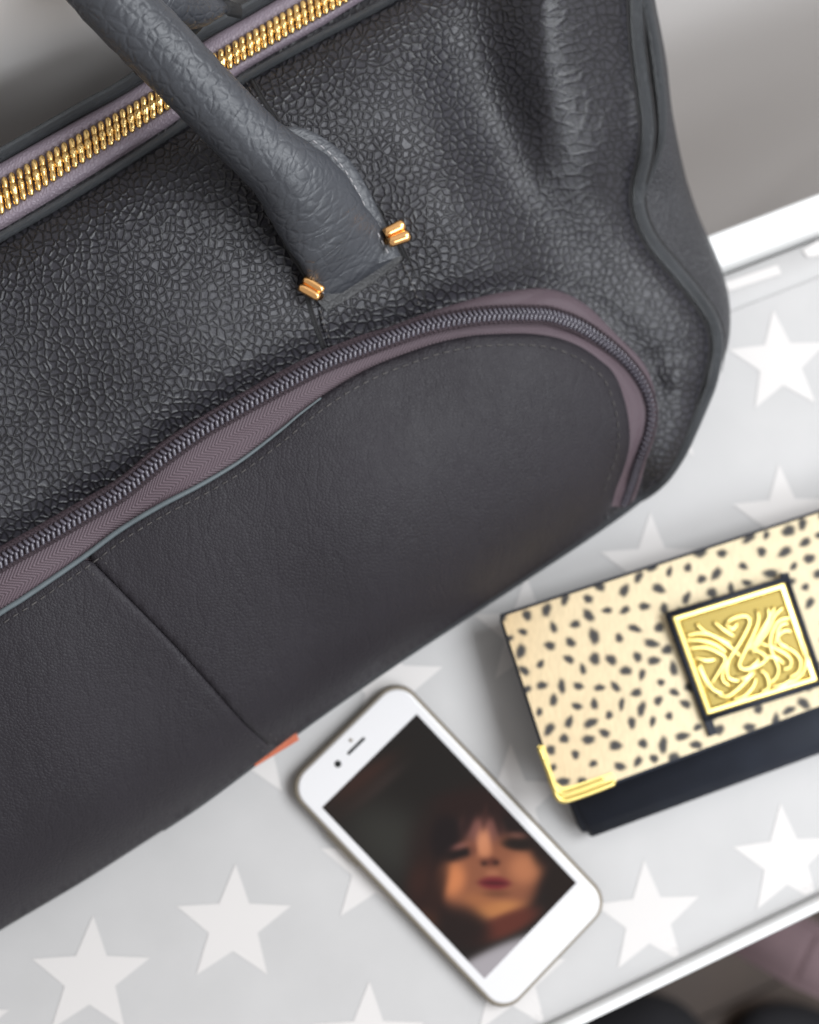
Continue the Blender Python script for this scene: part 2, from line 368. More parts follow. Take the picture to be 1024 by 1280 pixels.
# ------------------------------------------------------------------ top opening: binding, tapes, brass zip, back piping
def lin(pts, n=110): return cat(pts, n)
binding = lin([(-450,563),(-300,469),(-150,382),(0,297),(100,239),(215,165),(300,102),(400,46),(480,4),(600,-68),(740,-160)])
l_low = lin([(-450,556),(-300,461),(-150,374),(0,288),(100,228),(215,155),(300,92),(400,34),(455,0),(600,-84),(740,-172)])
l_tb = lin([(-450,541),(-300,446),(-150,359),(0,271),(100,208),(220,133),(291,86),(370,41),(441,0),(600,-94),(740,-182)])
l_tt = lin([(-450,494),(-300,400),(-150,313),(0,226),(100,168),(197,112),(268,68),(330,31),(382,0),(600,-128),(740,-212)])
l_ut = lin([(-450,468),(-300,374),(-150,289),(0,204),(100,148),(165,112),(256,51),(300,26),(345,0),(600,-150),(740,-236)])
l_bp = lin([(-450,456),(-300,362),(-150,278),(0,194),(100,137),(160,104),(246,46),(290,22),(335,-4),(600,-160),(740,-246)])
tz = Z(*binding.T)
def topz(line, off): 
    zz = np.interp(line[:, 0], binding[:, 0], tz)
    return [P(a, b, c+off) for (a, b), c in zip(line, zz)]
link('zip_binding', mesh('zip_binding', *tube(topz(binding, 0.5), 0.0017, 10)), M_pipe, bag)
link('seam', mesh('seam', *tube(topz(binding+[3.2, 5.5], -0.6), 0.0006, 6)), M_lining, bag)
mid1 = (l_low+l_tb)/2
link('zipper_tape', ribbon('zipper_tape', [topz(l_low, -2.5), topz(mid1, -0.5), topz(l_tb, 0.2), topz((l_tb+l_tt)/2, 0.2), topz(l_tt, 0.2)]), M_toptape, bag)
link('zipper_tape', ribbon('zipper_tape', [topz(l_tt, 0.3), topz(l_tt*.7+l_ut*.3, 1.4), topz(l_tt*.35+l_ut*.65, 1.6), topz(l_tt*.1+l_ut*.9, 0.6), topz(l_ut, -2.0)]), M_toptape, bag)
link('piping', mesh('piping', *tube(topz(l_bp, -1.0), 0.0024, 12)), M_pipe, bag)
link('seam', mesh('seam', *tube(topz(l_ut+[-1, -2], -1.5), 0.0009, 6)), M_lining, bag)
# brass teeth, each one a part
def tooth_mesh():
    j = Join(); L = 0.0062
    v = tube([(0, 0, 0), (L*.07, 0, .0004), (L*.22, 0, .0007), (L*.42, 0, .0003), (L*.62, 0, .0003), (L*.80, 0, .0008), (L*.94, 0, .0006), (L, 0, 0.0)], [.0005, .00112, .0012, .00115, .00118, .00128, .00112, .0006], 8, flat=0.95)
    j.add(v); return j.mesh('zipper_tooth')
tm = tooth_mesh(); tm.materials.append(M_brass); tm.polygons.foreach_set('use_smooth', [True]*len(tm.polygons))
a3, b3 = topz(l_tt, 0.9), topz(l_tb, 0.9)
la = np.array([tuple(p) for p in a3]); lb = np.array([tuple(p) for p in b3])
cl = (la+lb)/2; s_ = np.concatenate([[0], np.cumsum(np.linalg.norm(np.diff(cl, axis=0), axis=1))])
pitch = 0.00315; k = 0; s0 = 0.01
bwl = Vector(bag.location)
while s0+pitch*k < s_[-1]-0.01:
    for side in (0, 1):
        s1 = s0+pitch*(k+0.5*side)
        A = Vector([np.interp(s1, s_, la[:, i]) for i in range(3)]); B = Vector([np.interp(s1, s_, lb[:, i]) for i in range(3)])
        c0 = Vector([np.interp(s1-0.002, s_, cl[:, i]) for i in range(3)]); c1 = Vector([np.interp(s1+0.002, s_, cl[:, i]) for i in range(3)])
        T = (c1-c0).normalized(); O = A if side == 0 else B; E = B if side == 0 else A
        X = (E-O); wd = X.length; X = (X.normalized()+T*0.10*(1 if side == 0 else -1)).normalized()
        Zv = T.cross(X).normalized(); Zv = Zv if Zv.z > 0 else -Zv; Yv = Zv.cross(X)
        o = bpy.data.objects.new('zipper_tooth', tm); C.objects.link(o); o.parent = bag
        sc = wd*0.60/0.0062
        R = Matrix((X*sc, Yv, Zv)).transposed().to_4x4()
        jit = random.uniform(-.04, .04)
        o.matrix_local = Matrix.Translation(O+X*0.0002+Zv*0.0006-bwl) @ R @ Matrix.Rotation(jit, 4, 'Z')
    k += 1
# ------------------------------------------------------------------ pocket: tapes, coil, panels
def nearest(c, line):
    out = []; last = 0
    for p in c:
        d = np.hypot(*(line-p).T); i = int(np.argmin(d)); i = max(i, last); i = min(i, last+6); last = i; out.append(line[i])
    out = np.array(out)
    for _ in range(6): out[1:-1] = (out[:-2]+out[1:-1]*2+out[2:])/4
    return out
on, en = nearest(coil_c, outer_c), nearest(coil_c, edge_c)
zc = Z(*coil_c.T)
def lift(px, off):
    return [P(a, b, c) for (a, b), c in zip(px, np.maximum(zc+off, Z(*np.asarray(px).T)+0.9))]
so = np.linspace(0, 1, 420)
deep = np.interp(so, [0, .62, .74, .86, 1], [0, 0, -1.5, -3, -1])
link('pocket_zipper_tape', ribbon('pocket_zipper_tape', [PZ(on-(coil_c-on)*0.08, -1.5), lift(on, 1.6), lift(on*.6+coil_c*.4, 3.6), lift(coil_c, 3.6)]), M_tape, bag)
link('pocket_zipper_tape', ribbon('pocket_zipper_tape', [lift(coil_c, 3.5), lift(coil_c*.78+en*.22, 2.6+deep*.3), lift(coil_c*.5+en*.5, 2.4+deep), lift(coil_c*.2+en*.8, 1.2+deep), PZ(en+(en-coil_c)*.3, 0.7)]), M_tape, bag)
cw3 = np.array([tuple(p) for p in lift(coil_c, 4.6)]); s_ = np.concatenate([[0], np.cumsum(np.linalg.norm(np.diff(cw3, axis=0), axis=1))])
J = Join(); pitch = 0.00215; k = 0; cord1, cord2 = [], []; Jt = Join()
while pitch*k < s_[-1]-0.003:
    s1 = pitch*k+0.002; f = s1/s_[-1]; i0 = f*419
    c = Vector([np.interp(s1, s_, cw3[:, i]) for i in range(3)])
    T = (Vector([np.interp(s1+.002, s_, cw3[:, i]) for i in range(3)])-Vector([np.interp(s1-.002, s_, cw3[:, i]) for i in range(3)])).normalized()
    tilt = np.interp(f, [0, .76, .84, .93, 1], [0, 0, 0.75, 0.9, 0.6])
    wdt = np.interp(f, [0, .76, .84, 1], [1, 1, .8, .7])
    S = T.cross(Vector((0, 0, 1))).normalized()
    S = (S*(1-tilt*0.5)+Vector((0, 0, -1))*tilt*0.6).normalized(); U = S.cross(T); U = U if U.z > 0 else -U
    up = U*0.0006
    jj = random.uniform(-.00012, .00012); J.add(capsule(c+S*0.0026*wdt-T*(0.0005+jj), c-S*0.0002+T*0.0006+up, 0.00072, 6))
    J.add(capsule(c-S*0.0026*wdt-T*(0.0005-jj)+T*pitch*.5, c+S*0.0002+T*0.0006+up+T*pitch*.5, 0.00072, 6))
    cord1.append(c+S*0.0034*wdt); cord2.append(c-S*0.0034*wdt)
    for sg in (1, -1):
        e = c+S*0.0034*wdt*sg
        Jt.add(capsule(e-S*0.0005-T*.0004+U*.0005, e+S*0.0005+T*.0004+U*.0005, 0.00048, 5))
    k += 1
link('zipper_coil', J.mesh('zipper_coil'), M_coil, bag, kind='stuff')
link('coil_stitching', Jt.mesh('coil_stitching'), M_tape, bag, kind='stuff')
Jc = Join(); Jc.add(tube(cord1, 0.0005, 6)); Jc.add(tube(cord2, 0.0005, 6))
link('zipper_cord', Jc.mesh('zipper_cord'), M_tape, bag)
# pocket panels, left and right of the vertical seam
seamA = cat([(108,694),(165,752),(215,803),(262,855),(305,903),(345,938)], 30)
bi = np.array([p for p in bottom_c]); 
def split(side):
    ec = edge_c; k = int(np.argmin(np.hypot(*(ec-seamA[0]).T))); kb = int(np.argmin(np.hypot(*(bi-seamA[-1]).T)))
    dseam = np.array([1.0, -0.9])*0.35
    bb = bi+np.array([0.6, 0.9])*1.0
    if side: # right part
        sa = seamA+dseam; b0 = int(np.argmin(np.hypot(*(bi-ec[-1]).T)))
        top = ec[k+1:]; bot = bb[b0+1:kb]
        return np.vstack([top[::2], bot, sa[::-1][1:-1]]), top
    sa = seamA-dseam; top = ec[:k]; bot = bb[kb+1:-6]
    return np.vstack([top[::2], sa[1:-1], bot]), top
for side in (0, 1):
    poly, rim = split(side)
    xy, tr = fill(poly, 7.0, None)
    e = poly_dist(xy[:, 0], xy[:, 1], rim)
    esm = poly_dist(xy[:, 0], xy[:, 1], seamA)
    bulge = 4.2*(1-np.exp(-e/7.0))*0.45+2.6+1.6*(1-np.exp(-e/60.0)) - 0.0*esm
    zz = Z(xy[:, 0], xy[:, 1])+bulge
    bulge_s = 0.5*np.exp(-(esm/4.0)**2); zz -= bulge_s
    eb = poly_dist(xy[:, 0], xy[:, 1], bottom_c); zz -= 6*np.exp(-eb/10.0)
    vs = [P(a, b, c) for (a, b), c in zip(xy, zz)]
    # turned-down rim
    npoly = len(poly); dn = Z(poly[:, 0], poly[:, 1])-2.5
    cpy = poly.mean(0); o0 = len(vs)
    vs += [P(a+(cpy[0]-a)*.0015, b+(cpy[1]-b)*.0015, c) for (a, b), c in zip(poly, dn)]
    fs = list(tr)+[(i, (i+1) % npoly, o0+(i+1) % npoly, o0+i) for i in range(npoly)]
    uv = np.vstack([xy*0.00031, poly*0.00031])
    bmx = mesh('pocket_panel', vs, fs, uv)
    b_ = bmesh.new(); b_.from_mesh(bmx); bmesh.ops.recalc_face_normals(b_, faces=b_.faces); b_.to_mesh(bmx); b_.free()
    link('pocket_panel', bmx, M_pocket, bag)
ec = edge_c[:int(np.argmin(np.hypot(*(edge_c-np.array([405, 493])).T)))]
rr = np.interp(np.arange(len(ec)), [0, len(ec)*.75, len(ec)-1], [1.15, 1.0, 0.35])*0.001
link('pocket_edge', mesh('pocket_edge', *tube(PZ(ec+[0, 1.5], 3.2), list(rr), 8)), M_edge, bag)
def stitches(name, path, step, ln, off, r=0.00028, m=M_thread):
    path = np.asarray(path); s = np.concatenate([[0], np.cumsum(np.hypot(*np.diff(path, axis=0).T))]); j = Join(); t = 2
    while t+ln < s[-1]:
        a = [np.interp(t, s, path[:, i]) for i in (0, 1)]; b = [np.interp(t+ln, s, path[:, i]) for i in (0, 1)]
        pa, pb = PZ([a], off)[0], PZ([b], off)[0]
        if (pa-pb).length > 1e-5: j.add(capsule(pa, pb, r, 5))
        t += step
    return link(name, j.mesh(name), m, bag, kind='stuff')
def inset(c, dx, dy): return np.asarray(c)+np.array([dx, dy])
en2 = np.roll(edge_c, -3, 0)-np.roll(edge_c, 3, 0); en2[:3] = en2[3]; en2[-3:] = en2[-4]
en2 /= np.linalg.norm(en2, axis=1)[:, None]; ein = edge_c+np.stack([-en2[:, 1], en2[:, 0]], 1)*14
stitches('pocket_stitching', ein[:-6], 13.5, 8.0, 5.0, 0.00024)
stitches('seam_stitching', inset(seamA, 8, -7)[1:], 8.5, 3.0, 5.0, 0.00018)
stitches('seam_stitching', inset(seamA, -8, 7)[1:], 8.5, 3.0, 5.0, 0.00018)
# vertical seams of the handle strip
for pts in ([(318,100),(330,122),(345,145),(362,175)], [(500,300),(512,325),(524,355),(535,388)], [(384,360),(393,395),(407,434)]):
    c = cat(pts, 24)
    link('seam', mesh('seam', *tube(PZ(c, -0.1), 0.00045, 6)), M_lining, bag)
    link('strip_edge', mesh('strip_edge', *tube(PZ(c+[-3.5, 1], -0.45), 0.0009, 8)), M_tab, bag)
stitches('strip_stitching', cat([(504,330),(514,352),(525,384)], 20), 8.0, 4.5, 1.2, 0.00026)
stitches('strip_stitching', cat([(400,386),(405,405),(414,428)], 20), 8.0, 4.5, 1.2, 0.00026)
stitches('strip_stitching', cat([(306,100),(322,126),(338,154)], 20), 8.0, 4.5, 0.6, 0.00022)
# ------------------------------------------------------------------ handles
def handle(sections, seg=24):
    """sections: (x, y, halfwidth px, thickness mm, centre height above panel mm)"""
    S = np.array(sections, float); S = cat(S, 110)
    n = len(S); vs, fs, uv = [], [], []; s = 0; prev = None
    c3 = [P(a[0], a[1], a[5]) for a in S]
    for i in range(n):
        T = (c3[min(i+1, n-1)]-c3[max(i-1, 0)]).normalized()
        side = T.cross(Vector((0, 0, 1))).normalized(); U = side.cross(T).normalized(); U = U if U.z > 0 else -U
        if i: s += (c3[i]-c3[i-1]).length
        dist = H-S[i, 5]*.001; hw = S[i, 2]/F*dist*1.0
        for k in range(seg):
            a = 2*PI*k/seg; ca, sa = math.cos(a), math.sin(a); ex_ = S[i, 4]
            ca2 = math.copysign(abs(ca)**ex_, ca); sa2 = math.copysign(abs(sa)**ex_, sa)
            wr_ = 1+0.015*math.sin(s*700+2*math.sin(a*2))
            vs.append(c3[i]+side*ca2*hw*wr_+U*sa2*S[i, 3]*.001*wr_); uv.append((s, k/seg*0.068))
    for i in range(n-1):
        for k in range(seg):
            a, b = i*seg+k, i*seg+(k+1) % seg; fs.append((a, b, b+seg, a+seg))
    fs.append(tuple(range(seg))); fs.append(tuple(range((n-1)*seg, n*seg))[::-1])
    me = mesh('handle', vs, fs, uv); b_ = bmesh.new(); b_.from_mesh(me); bmesh.ops.recalc_face_normals(b_, faces=b_.faces); b_.to_mesh(me); b_.free()
    return me
def zh(x, y, o): return float(Z([x], [y])[0])+o
front = [(450,351,56,.5,.8),(441,334,57,2.2,.85),(429,313,60,5,.9),(413,291,58,8,.95),(393,259,59,11,1),(371,231,55,12.5,1),(349,208,47,12.5,1),(318,181,43,11.5,1),(265,127,43,11,1),(200,60,45,11,1),(140,-2,46,11,1),(60,-90,47,11,1),(-60,-165,47,11,1),(-190,-150,47,11,1),(-270,-20,46,11,1),(-290,150,44,11,1),(-285,320,44,11.5,1),(-280,430,55,11,1),(-275,500,62,7,.9),(-272,545,58,2,.8)]
hz = [2.7, 3.9, 6.0, 9.5, 13, 16, 19, 22, 32, 42, 50, 56, 58, 58, 54, 44, 28, 16, 8, 2]
basez = [zh(x, y, 0) for x, y, *_ in front[:7]]+[zh(318, 181, 0)]*6+[128]*7
hd = handle([(x, y, a, b, e, z0+h) for (x, y, a, b, e), z0, h in zip(front, basez, hz)])
link('handle', hd, M_handle, bag)
# stitched rim round the teardrop base
rimr = cat([(356,158),(381,161),(414,180),(440,206),(462,243),(480,281),(500,320)], 50)
riml = cat([(336,268),(350,293),(364,318),(382,346),(396,372)], 30)
def rimz(c, o): return [P(a, b, zh(a-6, b+4, o)) for a, b in c]
fo = np.linspace(11, 2.2, 50); th_ = np.linspace(0, 1, 50)
fl = lambda k, dz: [P(a-k*min(1, .35+t_*2.5), b+k*.35, zh(a, b, 0)+o+dz) for (a, b), o, t_ in zip(rimr, fo, th_)]
link('handle_flange', ribbon('handle_flange', [fl(-1, -3.5), fl(-1.5, -1.2), fl(0, 0), fl(7, 0.5), fl(20, 1.5), fl(34, 1.0)]), M_handle, bag)
link('handle_rim', mesh('handle_rim', *tube([P(a+3, b, zh(a, b, 0)+o) for (a, b), o in zip(riml, np.linspace(4, 1.8, 30))], 0.0015, 8)), M_tab, bag)
M_thread2 = mat('pale_thread', (0.30, 0.29, 0.30), 0.6); mottle(M_thread2, (0.30, 0.29, 0.30), 0.6, 700)
def rawst(name, pts, zs, step, ln, r=0.00035):
    pts = np.asarray(pts); s = np.concatenate([[0], np.cumsum(np.hypot(*np.diff(pts, axis=0).T))]); j = Join(); t = 2
    while t+ln < s[-1]:
        q = []
        for u in (t, t+ln):
            x_, y_, z_ = np.interp(u, s, pts[:, 0]), np.interp(u, s, pts[:, 1]), np.interp(u, s, zs); q.append(P(x_, y_, z_))
        j.add(capsule(q[0], q[1], r, 5)); t += step
    link(name, j.mesh(name), M_thread2, bag, kind='stuff')
rs = rimr[10:]-[11, -4]
rawst('handle_stitching', rs, [zh(a, b, 0)+o for (a, b), o in zip(rs, np.linspace(12.2, 5.0, len(rs)))], 11, 7)
ls = riml+[9, -4]
rawst('handle_stitching', ls, [zh(a, b, 0)+o for (a, b), o in zip(ls, np.linspace(8, 4, len(ls)))], 11, 7)
# leather tab the handle base is sewn to
tabp = [(398,384),(508,322),(520,345),(528,368),(534,388),(470,412),(411,434),(404,410)]
tabp = np.vstack([cat(tabp[:2], 12)[:-1], cat(tabp[1:5], 10)[:-1], cat(tabp[4:7], 12)[:-1], cat([tabp[6], tabp[7], tabp[0]], 8)[:-1]])
xy, tr = fill(tabp, 6.0, None); zz = Z(*xy.T)+0.7
me = mesh('handle_strip', [P(a, b, c) for (a, b), c in zip(xy, zz)], tr, xy*0.00031); link('handle_strip', me, M_front, bag)
tab2 = [(366,322),(474,256),(489,290),(506,325),(455,362),(408,390),(387,362)]
tab2 = np.vstack([cat([tab2[0], tab2[1]], 10)[:-1], cat(tab2[1:4], 10)[:-1], cat(tab2[3:6], 10)[:-1], cat([tab2[5], tab2[6], tab2[0]], 8)[:-1]])
xy, tr = fill(tab2, 6.0, None); e = poly_dist(xy[:, 0], xy[:, 1], np.vstack([tab2, tab2[:1]])); zz = Z(*xy.T)+1.2+1.9*(1-np.exp(-e/10.0))
vs = [P(a, b, c) for (a, b), c in zip(xy, zz)]; k0 = len(vs); vs += [P(a, b, c) for (a, b), c in zip(tab2, Z(*tab2.T)-0.5)]
nn = len(tab2); me = mesh('handle_tab', vs, list(tr)+[(i, (i+1) % nn, k0+(i+1) % nn, k0+i) for i in range(nn)], np.vstack([xy, tab2])*0.00031)
link('handle_tab', me, M_tab, bag)
# rear handle, lying behind the front one
rear = [(262,-4,30,3,.85,142),(245,8,27,6,.9,146),(222,10,26,9,1,152),(190,5,28,10,1,160),(150,-14,30,10,1,168),(80,-75,32,10,1,172),(-40,-150,32,10,1,172),(-180,-120,32,10,1,170),(-300,20,32,10,1,160),(-360,180,30,10,1,148),(-370,330,32,5,1,140),(-372,380,32,2,1,136)]
link('handle', handle(rear), M_handle, bag)
link('rear_strap', mesh('rear_strap', *tube([P(*q) for q in ((236,44,139),(247,34,141),(256,20,143),(262,4,145),(266,-16,144))], 0.0016, 8)), M_tab, bag)
link('rear_strap', mesh('rear_strap', *tube([P(*q) for q in ((300,14,138),(286,10,141),(276,2,143),(270,-14,143))], 0.0030, 8, flat=.5)), M_tab, bag)
v = tube([P(*q) for q in ((136,40,150),(146,52,150),(156,62,149),(164,76,146),(172,92,140))], [.0009, .0012, .0013, .0011, .0008], 8)
link('rear_tassel', mesh('rear_tassel', *v), M_tab, bag)
# brass studs
def stud(a, b, wdt, flare, za):
    """two ridged half-barrels side by side"""
    A, B = P(*a, za), P(*b, za); X = (B-A).normalized(); Yv = Vector((0, 0, 1)).cross(X).normalized()
    root = None
    core = tube([A-Vector((0, 0, .004)), (A+B)/2-Vector((0, 0, .0005))], [.0016, .0016], 10)
    for sg in (1, -1):
        n = 9; path, rd = [], []
        for i in range(n):
            t = i/(n-1); path.append(A.lerp(B, t)+Yv*sg*wdt*(0.46+flare*t)); rd.append(wdt*(0.52+flare*0.9*t)*(0.8 if i in (0, n-1) else 1))
        o = link('stud', mesh('stud', *tube([path[0]+(path[0]-path[1])*.0]+path, [rd[0]*.5]+rd, 14)), M_stud, bag)
    link('stud_post', mesh('stud_post', core[0], core[1]), M_stud, bag)
stud((483, 298), (508, 287), 0.0040, 0.10, zh(495, 292, 6.5))
stud((402, 368), (377, 353), 0.0033, 0.05, zh(388, 362, 6))
# orange tab peeping from under the bottom edge
A, B, Cc, D = P(320, 958, 22), P(374, 925, 22), P(370, 915, 23), P(312, 950, 23)
vs = [A, B, Cc, D]+[p-Vector((0, 0, .002)) for p in (A, B, Cc, D)]
me = mesh('orange_tab', vs, [(0, 1, 2, 3), (7, 6, 5, 4), (0, 4, 5, 1), (1, 5, 6, 2), (2, 6, 7, 3), (3, 7, 4, 0)])
link('orange_tab', me, M_orange, bag, smooth=False)
# ------------------------------------------------------------------ table with the star cloth
T = TA
def at(s, n_, z=0.0): return T*s+Nn*n_+Vector((0, 0, z*.001))
far_in = loc(P(1000, 305, 0))[1]; near_out = loc(P(950, 1178, 4))[1]; near_in = loc(P(950, 1163, 4))[1]
S0, S1 = -0.62, 0.75
M_white = mat('white_paint', (0.80, 0.80, 0.79), 0.35); mottle(M_white, (0.80, 0.80, 0.79), 0.04, 20)
M_cloth = mat('grey_oilcloth', (0.445, 0.435, 0.43), 0.5, 0, 0.35)
t, tc, nz = mottle(M_cloth, (0.445, 0.435, 0.43), 0.09, 26)
wv = t.n('ShaderNodeTexNoise', i_Scale=2200.0, i_Detail=2.0); t.l(tc.outputs['Object'], wv.inputs['Vector'])
bp = t.n('ShaderNodeBump', i_Strength=0.35, i_Distance=0.0002); t.l(wv.outputs['Fac'], bp.inputs['Height']); t.l(bp.outputs[0], t.b.inputs['Normal'])
M_star = mat('star_print', (0.575, 0.55, 0.535), 0.5, 0, 0.35)
table = thing('table', at(0.1, (far_in+near_out)/2, 0), 'narrow white table with raised rims, covered in grey cloth printed with pale stars', 'table')
def profile_strip(name, prof, m, parent, s0=S0, s1=S1, ns=2, smooth=True, wob=None):
    rows = [[at(s0+(s1-s0)*i/(ns-1), n_, z) for i in range(ns)] for n_, z in prof]
    return link(name, ribbon(name, rows), m, parent, smooth)
def arc(cx, cz, r, a0, a1, k=6): return [(cx+r*math.cos(a0+(a1-a0)*i/k)*.001, cz+r*math.sin(a0+(a1-a0)*i/k)) for i in range(k+1)]
hem_n = far_in-0.0185
prof = [(near_in+0.0008, -5)]+[(near_in+0.003, -3.5), (near_in+0.007, -1.5), (near_in+0.014, -.4), (near_in+0.024, 0), (hem_n, 0)]
profile_strip('table_cloth', prof, M_cloth, table)
profile_strip('cloth_hem', [(hem_n-.0004, 0.2), (hem_n+.0002, 1.6), (hem_n+.0012, 2.1), (hem_n+.006, 2.2), (far_in-.0025, 1.6), (far_in-.0012, 0.4), (far_in-.0008, -4)], M_cloth, table)
# rims
rt = 14.0
far_prof = [(far_in, -6), (far_in+.0006, 4)]+arc(far_in+.0062, 9.0, 5.0, PI, PI/2, 5)+[(far_in+.0150, rt)]+arc(far_in+.0158, rt-2, 2.0, PI/2, 0, 4)+[(far_in+.0178, -30)]
profile_strip('table_rim', far_prof, M_white, table)
near_prof = [(near_in, -8), (near_in, -1)]+arc(near_in-.0022, 0, 2.2, 0, PI/2, 4)[1:]+arc(near_out+.0024, 0, 2.4, PI/2, PI, 5)+[(near_out, -30)]
profile_strip('table_rim', near_prof[::-1], M_white, table)
profile_strip('table_top', [(near_out+.0005, -31), (near_out+.0005, -9), (far_in+.0172, -9), (far_in+.0172, -31), (near_out+.0005, -31)], M_white, table, smooth=False)
for s_leg in (S0+.05, S1-.05):
    for nl in (near_out+.03, far_in-.02):
        a = at(s_leg, nl, -31); vs = []
        for zz_, hw in ((0, .022), (-.926, .016)):
            for dx, dy in ((-1, -1), (1, -1), (1, 1), (-1, 1)): vs.append(a+T*dx*hw+Nn*dy*hw+Vector((0, 0, zz_)))
        link('leg', mesh('leg', vs, [(0, 1, 2, 3), (7, 6, 5, 4), (0, 4, 5, 1), (1, 5, 6, 2), (2, 6, 7, 3), (3, 7, 4, 0)]), M_white, table, smooth=False)
# printed stars, each a flat print of its own
sv = [Vector((0, 0, 0))]+[Vector((math.cos(PI/2+PI*i/5), math.sin(PI/2+PI*i/5), 0))*(0.0262 if i % 2 == 0 else 0.0112) for i in range(10)]
sm = mesh('star', sv, [(0, 1+i, 1+(i+1) % 10) for i in range(10)]); sm.materials.append(M_star)
stars = [(292,1156,-2),(113,1222,-2),(975,453,5),(980,648,3),(810,1148,2),(982,1075,3),(816,710,1),(659,790,0),(486,857,0),(640,1002,0),(470,1084,-2),(460,1303,-2),(311,928,-2),(130,996,-2),(825,516,2),(-65,1288,-2),(1135,388,4),(1142,590,4),(1145,1000,3),(-240,1352,-3),(285,1375,-2),(640,1225,0)]
for x, y, r in stars:
    o = link('star', sm, None, table, smooth=False); p = P(x, y, 0.25) - Vector(table.location)
    if loc(P(x, y))[1]-.026 < near_in+.016:      # this star runs over the edge of the cloth and dips with it
        bs = bmesh.new(); bs.from_mesh(sm); bmesh.ops.subdivide_edges(bs, edges=bs.edges[:], cuts=7, use_grid_fill=True)
        rm = Matrix.Rotation(math.radians(r), 4, 'Z'); c_w = P(x, y, 0)
        for v_ in bs.verts:
            wv_ = rm @ v_.co+c_w; nn_ = loc(wv_)[1]; lim = near_in+.0030
            if nn_ < lim: wv_ = wv_+Nn*(lim-nn_); nn_ = lim
            zz_ = np.interp(nn_-near_in, [.003, .007, .014, .024], [-3.5, -1.5, -.4, 0])+.22
            v_.co = rm.inverted() @ (Vector((wv_.x, wv_.y, zz_*.001))-Vector((c_w.x, c_w.y, .00025)))
        o.data = sm.copy(); bs.to_mesh(o.data); bs.free()
    o.matrix_parent_inverse = Matrix.Identity(4); o.location = p; o.rotation_euler = (0, 0, math.radians(r))
for q in ([(906,353),(972,331),(977,342),(911,364)], [(1003,313),(1024,300),(1034,318),(1010,322)]):
    link('star', mesh('star', [P(a, b, 2.45) for a, b in q], [(0, 1, 2, 3)]), M_star, table, smooth=False, label='sliver of a printed star at the cloth hem')
# ------------------------------------------------------------------ wall, floor and what lies on it
M_wall = mat('grey_wall', (0.80, 0.77, 0.75), 0.8); mottle(M_wall, (0.80, 0.77, 0.75), 0.06, 3)
bagback = max(loc(p)[1] for p in rows[5][:-1])
wn_ = max(bagback, far_in+.05)+0.012
o = link('wall', ribbon('wall', [[at(-1.6, wn_, -964), at(1.8, wn_, -964)], [at(-1.6, wn_, 700), at(1.8, wn_, 700)]]), M_wall, None, False, 'structure')
M_floor = mat('dark_wood', (0.042, 0.024, 0.015), 0.5)
t, tc, nz = mottle(M_floor, (0.042, 0.024, 0.015), 0.5, 9)
fz = -960
M_joint = mat('floor_joint', (0.015, 0.01, 0.008), 0.8)
o = link('floor', ribbon('floor', [[at(-1.6, wn_, fz-4), at(1.8, wn_, fz-4)], [at(-1.6, -1.6, fz-4), at(1.8, -1.6, fz-4)]]), M_joint, None, False, 'structure')
floor_o = o
pl = mesh('floorboard', [T*dx+Nn*dy+Vector((0, 0, dz)) for dz in (-.004, 0) for dx, dy in ((-.6, -.058), (.6, -.058), (.6, .058), (-.6, .058))], [(4, 5, 6, 7), (0, 4, 7, 3), (1, 2, 6, 5), (0, 1, 5, 4), (3, 7, 6, 2)]); pl.materials.append(M_floor)
for r in range(15):
    for c_ in range(3):
        o = bpy.data.objects.new('floorboard', pl); C.objects.link(o); o.parent = floor_o
        o.location = at(-1.1+c_*1.205+(r % 2)*0.35-.1, wn_-.06-r*.12, fz)
def pillow(name, cpt, ax, ay, hh, rot, m, label, catn, power=0.5, seed=0):
    vs, fs = [], []; nu, nv = 28, 14
    for j in range(nv+1):
        ph = -PI/2+PI*j/nv
        for i in range(nu):
            th = 2*PI*i/nu; c_, s_ = math.cos(th), math.sin(th)
            x = math.copysign(abs(c_)**power, c_)*ax*math.cos(ph)**.6; y = math.copysign(abs(s_)**power, s_)*ay*math.cos(ph)**.6
            nzv = noise.noise(Vector((x*12+seed, y*12, j*.2)))
            x2 = x*math.cos(rot)-y*math.sin(rot); y2 = x*math.sin(rot)+y*math.cos(rot)
            vs.append(Vector((x2, y2, math.sin(ph)*hh+hh+nzv*hh*.15)))
    for j in range(nv):
        for i in range(nu): fs.append((j*nu+i, j*nu+(i+1) % nu, (j+1)*nu+(i+1) % nu, (j+1)*nu+i))
    zl = min(v.z for v in vs); vs = [v-Vector((0, 0, zl)) for v in vs]
    o = link(name, mesh(name, vs, fs), m); o.location = cpt; tag(o, label, catn); return o
M_black = mat('black_fabric', (0.010, 0.010, 0.013), 0.85); mottle(M_black, (0.01, 0.01, 0.013), 0.4, 40)
M_mauve = mat('mauve_fabric', (0.24, 0.165, 0.18), 0.85); mottle(M_mauve, (0.24, 0.165, 0.18), 0.1, 25)
def Pf(x, y, z): return P(x, y, z)
pillow('bag_on_floor', Pf(765, 1350, fz), 0.11, 0.10, 0.06, .4, M_black, 'black soft bag on the dark floor, just showing below the table edge', 'soft bag', .7, 2)
pillow('shoe', Pf(975, 1300, fz), 0.07, 0.05, 0.035, -.2, M_black, 'rounded black shoe on the floor below the mauve box', 'shoe', .9, 5)
